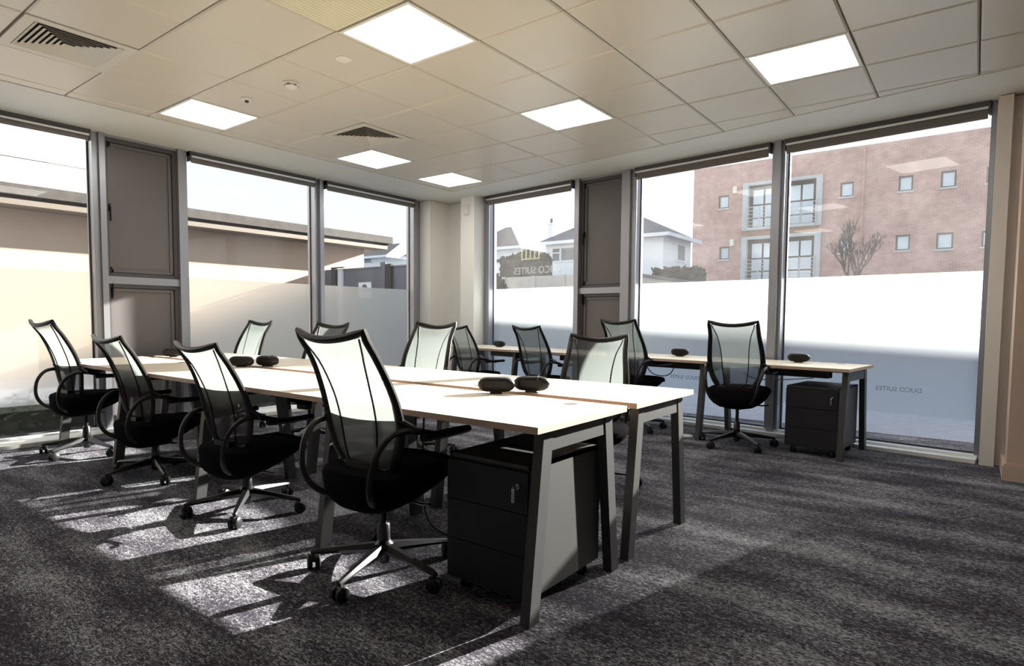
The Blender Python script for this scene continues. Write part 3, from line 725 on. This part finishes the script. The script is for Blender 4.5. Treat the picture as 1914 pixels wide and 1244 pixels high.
# ------------------------------------------------------------------ power pods on the desks
def pod(x, y, rz, label, z=.73, group='black pill-shaped desktop power pods', band=False, tilt=0):
    t_ = thing('power_pod', label, 'power socket', (x, y, z), R(rz), group)
    body = B(); n = 16; L_, r_ = .092, .037; rings = []
    prof = [(-L_, .012), (-L_ + .010, .024), (-L_ + .026, .033), (-L_ + .045, r_), (L_ - .045, r_), (L_ - .026, .033), (L_ - .010, .024), (L_, .012)]
    vs = []
    for (xx, rr) in prof:
        for j in range(n):
            q = 2 * math.pi * j / n; cy, cz = math.cos(q), math.sin(q); e_ = .55
            vs.append((xx, rr * .95 * math.copysign(abs(cy) ** e_, cy), .044 + rr * math.copysign(abs(cz) ** e_, cz)))
    fs = [tuple(range(n))[::-1], tuple(7 * n + j for j in range(n))]
    for i in range(7):
        for j in range(n): fs.append((i * n + j, i * n + (j + 1) % n, (i + 1) * n + (j + 1) % n, (i + 1) * n + j))
    b_ = body.add(vs, fs).build('body', 'pod_black', t_, True)
    B().bbox(-.03, .03, -.028, .028, 0, .014, .004).build('clamp', 'pod_black', t_)
    B().bbox(-.055, .055, -.0375, -.033, .030, .066, .002).build('socket_face', 'black_plastic', t_)
    if band:
        pts = [(.035, .0365 * math.cos(q), .048 + .0378 * math.sin(q)) for q in [R(a) for a in range(20, 165, 12)]]
        B().tube(pts, .0022, 6).build('band', 'chrome', t_, True)
    return t_
pod(3.56, 1.27, 32, 'black power pod at left of the pair near the right end of the long desks')
pod(3.665, 1.43, 26, 'bright-banded black power pod, right of the pair near the long desks\' right end', band=True)
pod(1.15, 1.27, 34, 'dark power pod at left of the pair halfway along the long desks')
pod(1.235, 1.43, 24, 'thin-banded dark power pod, right of the pair halfway along the long desks', band=True)
pod(-.32, 1.44, 60, 'lone black power pod towards the left end of the long desks', band=True)
pod(3.09, 4.90, -6, 'slim black power pod on the window desk between the two right-hand chairs')
pod(4.22, 4.80, -6, 'slim black power pod on the rightmost window desk')
pod(.60, 5.12, -6, 'tiny far power pod on the window desk nearest the corner')
# cables
def cable(name, pts, r_, m, label, cat='cable'):
    cu = bpy.data.curves.new(name, 'CURVE'); cu.dimensions = '3D'; s_ = cu.splines.new('NURBS'); s_.points.add(len(pts) - 1)
    for p, q in zip(s_.points, pts): p.co = (*q, 1)
    s_.use_endpoint_u = True; s_.order_u = 4; cu.bevel_depth = r_; cu.bevel_resolution = 2; cu.materials.append(MATS[m])
    tmp = bpy.data.objects.new(name, cu); COL.objects.link(tmp); me = bpy.data.meshes.new_from_object(tmp.evaluated_get(bpy.context.evaluated_depsgraph_get()))
    bpy.data.objects.remove(tmp); o = bpy.data.objects.new(name, me); COL.objects.link(o); return tag(o, label, cat)
cable('power_cable', [(3.16, 1.16, .60), (3.17, 1.14, .40), (3.18, 1.12, .18), (3.24, 1.10, .03), (3.42, 1.08, .008), (3.62, 1.12, .008), (3.9, 1.2, .008)], .006, 'cable', 'black cable dropping to the carpet beside the pedestal under the near desk')
cable('power_cable', [(2.70, 4.98, .61), (2.74, 4.97, .53), (2.86, 4.96, .50), (2.98, 4.97, .52), (3.00, 4.98, .61)], .005, 'cable', 'black cable looping below the window desk between the right-hand chairs')
cable('power_cable', [(3.75, 4.80, .61), (3.82, 4.78, .56), (3.98, 4.76, .555), (4.15, 4.76, .575), (4.35, 4.78, .60)], .004, 'white_plastic', 'white cable slung under the rightmost window desk')
t_ = thing('floor_box', 'small white floor socket lid on the carpet near the window desk legs', 'floor socket', (3.32, 4.50, 0))
B().lathe((0, 0), [(.07, 0), (.07, .006), (.06, .010)], 24).build('lid', 'white_plastic', t_, True); B().lathe((.17, -.03), [(.05, 0), (.05, .006), (.042, .009)], 20).build('cap', 'white_plastic', t_, True)

# ------------------------------------------------------------------ outdoors
def tagk(o, k='structure'): o['kind'] = k; return o
struct('ground', B().box(-60, 60, -30, 90, -.6, -.14), 'ground')
# low planting outside the left window
pl = B()
for k in range(5000):
    x = -1.55 - random.random() * .9; y = -2 + random.random() * 7.5; z = -.14 + random.random() * .45; a = random.random() * 6.28; s_ = .018 + random.random() * .025
    d1 = Vector((math.cos(a), math.sin(a), random.uniform(-.4, .8))) * s_; d2 = Vector((-math.sin(a), math.cos(a), random.uniform(-.3, .3))) * s_ * .6; p = Vector((x, y, z))
    pl.add([p - d2, p + d1, p + d2, p - d1], [(0, 1, 2, 3)])
pl.box(-2.5, -1.7, -2, 5.5, -.14, .18)
pb = pl.build('planting', 'planting', None); tag(pb, 'low dark planting strip outside the left windows', 'plants'); pb['kind'] = 'stuff'
# beige building across the passage on the left
bb = thing('beige_building', 'long beige rendered building with a deep concrete eave outside the left windows', 'building', (-9, 0, 0))
B().box(-6, 0, -14, 10.9, -.14, 3.17).build('wall', 'render_beige', bb)
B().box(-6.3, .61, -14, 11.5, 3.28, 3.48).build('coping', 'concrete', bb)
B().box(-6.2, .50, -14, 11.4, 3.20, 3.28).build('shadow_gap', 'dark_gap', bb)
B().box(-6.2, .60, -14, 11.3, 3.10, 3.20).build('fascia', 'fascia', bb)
B().box(-6, -.4, -14, 4.5, 3.48, 4.14).box(-6, -.4, -14, 4.5, 4.16, 7.5).build('upper_storey', 'render_white', bb)
B().box(-6, -.42, -14, 4.45, 4.14, 4.16).build('joint', 'dark_gap', bb)
# grey yard wall beyond with a white post, a dark pier and a sign
gw = thing('yard_wall', 'dark grey yard wall beyond the far left window', 'wall', (-9, 9.5, 0))
B().box(.03, 3.9, 0, .18, -.14, 2.36).box(.03, 3.9, -.02, .20, 2.36, 2.40).build('wall', 'fence_grey', gw)
B().box(.66, .83, -.06, 0, -.14, 2.38).build('post', 'house_white', gw); B().box(.40, .56, -.08, 0, -.14, 2.42).box(.40, .92, -.09, -.02, 2.42, 2.45).build('bracket_post', 'dark_gap', gw)
B().box(2.58, 2.80, -.08, 0, -.14, 2.44).build('pier', 'dark_gap', gw); B().box(2.38, 2.57, -.05, 0, -.14, 2.50).build('pier', 'fence_grey', gw)
t_ = thing('wall_sign', 'small white sign with a grey round emblem on the grey yard wall', 'sign', (-7.26, 9.47, 0))
B().box(-.25, .25, 0, .025, 1.60, 2.01).build('board', 'house_white', t_); em = B().lathe((0, 0), [(.10, 0), (.10, .008)], 20); em.xf(Matrix.Translation((0, -.001, 1.86)) @ Matrix.Rotation(R(90), 4, 'X')); em.build('roundel', 'fence_grey', t_)
def house(name, label, x0, x1, y0, y1, ez, ridge, rz_, wallm, roofm, wins=(), over=.35, chim=(), side_wins=()):
    h = thing(name, label, 'house', ((x0 + x1) / 2, y0, 0)); cx = (x0 + x1) / 2
    B().box(x0 - cx, x1 - cx, 0, y1 - y0, -.14, ez).build('wall', wallm, h)
    a, b = ridge
    e_ = [(x0 - cx - over, -over, ez), (x1 - cx + over, -over, ez), (x1 - cx + over, y1 - y0 + over, ez), (x0 - cx - over, y1 - y0 + over, ez)]
    rr = [(a[0] - cx, a[1] - y0, rz_), (b[0] - cx, b[1] - y0, rz_)]
    mb = B().add(e_ + rr, [(0, 1, 5, 4), (1, 2, 5), (2, 3, 4, 5), (3, 0, 4), (3, 2, 1, 0)]); mb.build('roof', roofm, h)
    B().box(x0 - cx - over, x1 - cx + over, -over - .06, -over, ez - .12, ez + .03).box(x1 - cx + over, x1 - cx + over + .06, -over, y1 - y0 + over, ez - .12, ez + .03).build('gutter', 'house_white', h)
    for (wx0, wx1, wz0, wz1, split) in wins:
        f = B().box(wx0 - cx - .07, wx1 - cx + .07, -.06, .02, wz0 - .07, wz1 + .07).build('window', 'house_white', h)
        if split:
            s_ = wx0 + (wx1 - wx0) * .36
            B().box(wx0 - cx, s_ - .06 - cx, -.075, -.055, wz0, wz0 + (wz1 - wz0) * .6).build('pane', 'window_dark', f); B().box(wx0 - cx, s_ - .06 - cx, -.075, -.055, wz0 + (wz1 - wz0) * .7, wz1).build('pane', 'window_dark', f)
            B().box(s_ + .06 - cx, wx1 - cx, -.075, -.055, wz0, wz1).build('pane', 'window_dark', f)
        else: B().box(wx0 - cx, wx1 - cx, -.075, -.055, wz0, wz1).build('pane', 'window_dark', f)
    for (wy0, wy1, wz0, wz1) in side_wins:
        f = B().box(x1 - cx - .02, x1 - cx + .06, wy0 - y0 - .07, wy1 - y0 + .07, wz0 - .07, wz1 + .07).build('window', 'house_white', h)
        B().box(x1 - cx + .055, x1 - cx + .075, wy0 - y0, wy1 - y0, wz0, wz1).build('pane', 'window_dark', f)
    for (kx, ky, w_, z0, z1) in chim:
        c_ = B().box(kx - w_ - cx, kx + w_ - cx, ky - w_ - y0, ky + w_ - y0, z0, z1).box(kx - w_ * 1.25 - cx, kx + w_ * 1.25 - cx, ky - w_ * 1.25 - y0, ky + w_ * 1.25 - y0, z1, z1 + .08).build('chimney', 'house_white', h)
        B().lathe((kx - cx, ky - y0), [(.07, z1 + .08), (.06, z1 + .32)], 10).build('chimney_pot', 'dark_gap', c_)
    return h
house('white_house', 'white house with a hipped slate roof and a split window, behind the window with lettering', -11.2, -5.2, 24, 27.2, 4.72, ((-9.3, 25.6), (-7.2, 25.6)), 5.95, 'house_white', 'slate',
      wins=[(-10.75, -9.55, 3.85, 4.42, True)], chim=[(-11.95 + .1, 25.5, .13, 4.9, 5.85), (-10.25, 26.3, .07, 5.2, 5.75)], side_wins=[(25.5, 26.3, 3.75, 4.40)])
house('brown_house', 'white house with a brown hipped roof at the far left edge of the lettered window', -18.2, -14.3, 26, 33, 4.95, ((-17.8, 29.5), (-17.4, 29.5)), 6.7, 'house_white', 'tile_brown')
house('yard_house', 'distant white house with a brown roof beyond the grey yard wall', -31, -24.9, 26, 31, 5.05, ((-29, 28.5), (-26.2, 28.5)), 6.2, 'house_white', 'tile_brown', wins=[(-26.95, -26.3, 5.14 - .45, 5.0 - .05, False)])
house('yard_house', 'distant white house with a dark slate roof beyond the grey yard wall', -23.9, -19.4, 27, 31, 5.0, ((-22, 29), (-20.5, 29)), 6.5, 'house_white', 'slate')
g = thing('garage', 'small white gabled outbuilding low in the lettered window', 'outbuilding', (-10.35, 18.6, 0))
B().box(-1.4, .9, 0, 1.3, -.14, 2.75).add([(-1.4, 0, 2.75), (.9, 0, 2.75), (.45, 0, 3.36), (-1.4, 1.3, 2.75), (.9, 1.3, 2.75), (.45, 1.3, 3.36)], [(0, 1, 2), (3, 5, 4), (0, 2, 5, 3), (1, 4, 5, 2)]).build('wall', 'house_white', g)
B().hexa([(-1.5, -.1, 2.72), (.45, -.1, 3.36), (.45, 1.35, 3.36), (-1.5, 1.35, 2.72)], [(-1.5, -.1, 2.80), (.45, -.1, 3.46), (.45, 1.35, 3.46), (-1.5, 1.35, 2.80)]).build('roof', 'dark_gap', g)
def leafy(name, label, cat, cx, cy, cz, rx, ry, rz_, n, m, kind='stuff', boxy=False):
    mb = B(); rnd = random.Random(hash(label) % 1000 if False else int(abs(cx * 97 + cy * 13)))
    core = B()
    for k in range(n):
        if boxy:
            p = Vector((cx + rnd.uniform(-rx, rx), cy + rnd.uniform(-ry, ry), cz + rnd.uniform(-rz_, rz_)))
            ax = rnd.choice((0, 2)); 
            if ax == 0: p.y = cy - ry + rnd.uniform(-.05, .1)
            else: p.z = cz + rz_ + rnd.uniform(-.1, .08)
        else:
            d = Vector((rnd.gauss(0, 1), rnd.gauss(0, 1), rnd.gauss(0, 1))).normalized() * rnd.uniform(.75, 1.05); p = Vector((cx + d.x * rx, cy + d.y * ry, cz + d.z * rz_))
        s_ = rnd.uniform(.06, .16); d1 = Vector((rnd.gauss(0, 1), rnd.gauss(0, 1), rnd.gauss(0, 1))).normalized() * s_; d2 = d1.cross(Vector((rnd.gauss(0, 1), rnd.gauss(0, 1), rnd.gauss(0, 1)))).normalized() * s_ * .6
        mb.add([p - d2, p + d1, p + d2, p - d1], [(0, 1, 2, 3)])
    if boxy: mb.box(cx - rx, cx + rx, cy - ry, cy + ry, -.14, cz + rz_ - .05)
    else:
        st = len(mb.v); n_ = 12
        mb.lathe((cx, cy), [(.05, cz - rz_ * .95), (rx * .6, cz - rz_ * .7), (rx * .9, cz), (rx * .6, cz + rz_ * .7), (.05, cz + rz_ * .93)], n_); mb.box(cx - .1, cx + .1, cy - .1, cy + .1, -.14, cz)
    o = mb.build(name, m); tag(o, label, cat); return o
leafy('evergreen_tree', 'dark rounded evergreen tree between the white houses, behind the lettering', 'tree', -10.15, 20.9, 3.25, .80, .7, .75, 900, 'hedge')
leafy('hedge', 'dark trimmed hedge low behind the lettering', 'hedge', -8.05, 17.9, 2.4, 1.0, .30, .95, 900, 'hedge', boxy=True)
leafy('bush', 'dark bush at the lower left of the lettered window', 'bush', -7.45, 15.3, 1.85, .45, .4, .70, 500, 'hedge')
leafy('hedge', 'dark clipped hedge in front of the brick block, left of it', 'hedge', -2.35, 18.6, 1.9, .75, .45, .78, 700, 'hedge', boxy=True)
t_ = thing('garden_wall', 'pale concrete garden wall with piers behind the lettered window', 'wall', (-7, 16.5, 0))
B().box(-2.2, 2.4, 0, .2, -.14, 2.55).build('panel', 'garden_wall', t_)
for x in (-1.0, .3, 1.5): B().box(x - .07, x + .07, -.05, 0, -.14, 2.56).build('pier', 'garden_wall', t_)
t_ = thing('outbuilding', 'low outbuilding with a sloping grey roof under the dark clipped hedge', 'outbuilding', (-2.2, 15.5, 0))
B().hexa([(-1.6, 0, -.14), (1.5, 0, -.14), (1.5, 2, -.14), (-1.6, 2, -.14)], [(-1.6, 0, 2.60), (1.5, 0, 2.05), (1.5, 2, 2.05), (-1.6, 2, 2.60)]).build('wall', 'garden_wall', t_)
B().hexa([(-1.7, -.1, 2.62), (1.6, -.1, 2.04), (1.6, 2.1, 2.04), (-1.7, 2.1, 2.62)], [(-1.7, -.1, 2.70), (1.6, -.1, 2.12), (1.6, 2.1, 2.12), (-1.7, 2.1, 2.70)]).build('roof', 'slate', t_)
# brick apartment block
K = 34.15 / 29.15
def fx(x): return 5.4483 + (x - 5.4483) * K
def fz(z): return 1.11 + (z - 1.11) * K
bk = thing('brick_building', 'red-brick apartment block with balconies and small square windows', 'building', (0, 33, 0))
BX0, BX1 = fx(-5.42), 6.15
holes = []
def hole(x0, x1, z0, z1): holes.append((fx(x0), fx(x1), fz(z0), fz(z1)))
sm = [(-4.24, -3.76, 6.24, 6.83), (-4.14, -3.68, 3.88, 4.47), (.78, 1.27, 6.21, 6.80), (.80, 1.26, 3.90, 4.48), (2.82, 3.30, 6.20, 6.79), (4.18, 4.66, 6.18, 6.80), (2.81, 3.29, 3.88, 4.49), (4.13, 4.66, 3.85, 4.47), (5.55, 5.98, 6.18, 6.78), (5.50, 5.95, 3.86, 4.45)]
for q in sm: hole(*q)
big = [(-2.97, .0, 5.20, 7.10), (-2.97, .0, 1.0, 4.70)]
for q in big: hole(*q)
xs = sorted(set([BX0, BX1] + [h[0] for h in holes] + [h[1] for h in holes])); zs = sorted(set([-.14, 9.42] + [h[2] for h in holes] + [h[3] for h in holes]))
wl = B()
for i in range(len(xs) - 1):
    for j in range(len(zs) - 1):
        cx, cz = (xs[i] + xs[i + 1]) / 2, (zs[j] + zs[j + 1]) / 2
        if any(a < cx < b and c < cz < d for a, b, c, d in holes): continue
        wl.add([(xs[i], 0, zs[j]), (xs[i + 1], 0, zs[j]), (xs[i + 1], 0, zs[j + 1]), (xs[i], 0, zs[j + 1])], [(0, 1, 2, 3)])
for a, b, c, d in holes: wl.add([(a, 0, c), (b, 0, c), (b, 0, d), (a, 0, d), (a, .3, c), (b, .3, c), (b, .3, d), (a, .3, d)], [(0, 4, 5, 1), (1, 5, 6, 2), (2, 6, 7, 3), (3, 7, 4, 0)])
wl.box(BX0, BX1, .35, 9, -.14, 9.42).box(BX0, BX0 + .01, 0, .36, -.14, 9.42).box(BX1 - .01, BX1, 0, .36, -.14, 9.42).box(BX0, BX1, 0, .36, 9.41, 9.42)
wl.build('wall', 'brick', bk)
for k, q in enumerate(sm):
    a, b, c, d = fx(q[0]), fx(q[1]), fz(q[2]), fz(q[3]); f = B().box(a, b, .10, .16, c, c + .07).box(a, b, .10, .16, d - .07, d).box(a, a + .07, .10, .16, c + .07, d - .07).box(b - .07, b, .10, .16, c + .07, d - .07).build('window', 'frame_dark', bk)
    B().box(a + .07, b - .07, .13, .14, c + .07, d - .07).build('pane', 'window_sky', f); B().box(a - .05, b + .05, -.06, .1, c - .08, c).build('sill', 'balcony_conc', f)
for (a, z) in ((-3.46, 7.0), (-3.53, 4.62)): B().bbox(fx(a) - .10, fx(a) + .10, -.22, 0, fz(z) - .18, fz(z) + .18, .02).build('wall_light', 'lamp_cream', bk)
B().tube([(fx(1.62), -.08, -.1), (fx(1.62), -.08, 9.3)], .05, 8).build('downpipe', 'brick', bk)
for (x0, x1, z0, z1) in big:
    a, b, c, d = fx(x0), fx(x1), fz(z0), fz(z1)
    fr = B().box(a - .16, a + .12, -.18, .1, c - .1, d + .16).box(b - .12, b + .16, -.18, .1, c - .1, d + .16).box(a + .12, b - .12, -.18, .1, d, d + .16).box(a + .12, b - .12, -.35, .25, c - .12, c + .02)
    f = fr.build('balcony_frame', 'balcony_conc', bk)
    zc = c if c > 3 else fz(2.9)
    dd = B().box(a + .12, b - .12, .22, .26, c, d).build('shadow_panel', 'dark_gap', f)
    n_ = 5; ww = (b - a - .5) / n_; x = a + .25
    for k in range(n_):
        if k == 2: B().box(x + .05, x + ww - .05, .16, .2, c, d - .1).build('timber_panel', 'timber_panel', f)
        else:
            for (u0, u1) in ((0, .38), (.42, .72), (.76, .97)):
                p0, p1 = d - .2 - (fz(7.1) - fz(5.2) - .25) * u1, d - .2 - (fz(7.1) - fz(5.2) - .25) * u0
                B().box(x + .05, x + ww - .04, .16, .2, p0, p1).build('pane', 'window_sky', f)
        x += ww
    rz0 = (c if c > 3 else fz(2.85)); rails = B()
    for k in range(6): rails.box(a + .05, b - .05, -.30, -.27, rz0 + .12 + k * .19, rz0 + .145 + k * .19)
    for k in range(6): xx = a + .08 + (b - a - .16) * k / 5; rails.box(xx - .025, xx + .025, -.30, -.26, rz0, rz0 + 1.12)
    rails.build('railing', 'rail_metal', f)
    if c > 3: pass
B().box(fx(-2.97), fx(0), -.02, .3, fz(4.72), fz(5.12)).build('spandrel', 'timber_panel', bk)
# lower wing further right (outside the frame): its roofline shades the lower glass
wg = thing('brick_wing', 'lower brick wing continuing beyond the right edge of the window view', 'building', (0, 33, 0))
B().box(6.16, 26, 0, 9, -.14, 10.15).build('wall', 'brick', wg)
# bare tree in front of it
t_ = thing('bare_tree', 'small bare dark tree in front of the brick block', 'tree', (1.62, 26, 0)); tr_ = B(); rnd = random.Random(5)
def branch(p, d, l, r_, dep):
    q = p + d * l; tr_.tube([p, (p + q) / 2 + Vector((rnd.uniform(-.05, .05), rnd.uniform(-.05, .05), 0)) * l, q], [r_, r_ * .85, r_ * .7], 5)
    if dep == 0: return
    for k in range(3 if dep > 1 else 4):
        nd = (d * .8 + Vector((rnd.uniform(-.42, .42), rnd.uniform(-.42, .42), rnd.uniform(.1, .5)))).normalized(); branch(p + d * l * rnd.uniform(.55, 1), nd, l * rnd.uniform(.55, .75), r_ * .6, dep - 1)
branch(Vector((0, 0, -.14)), Vector((0, 0, 1)), 2.15, .10, 6)
tr_.build('trunk', 'bark', t_)
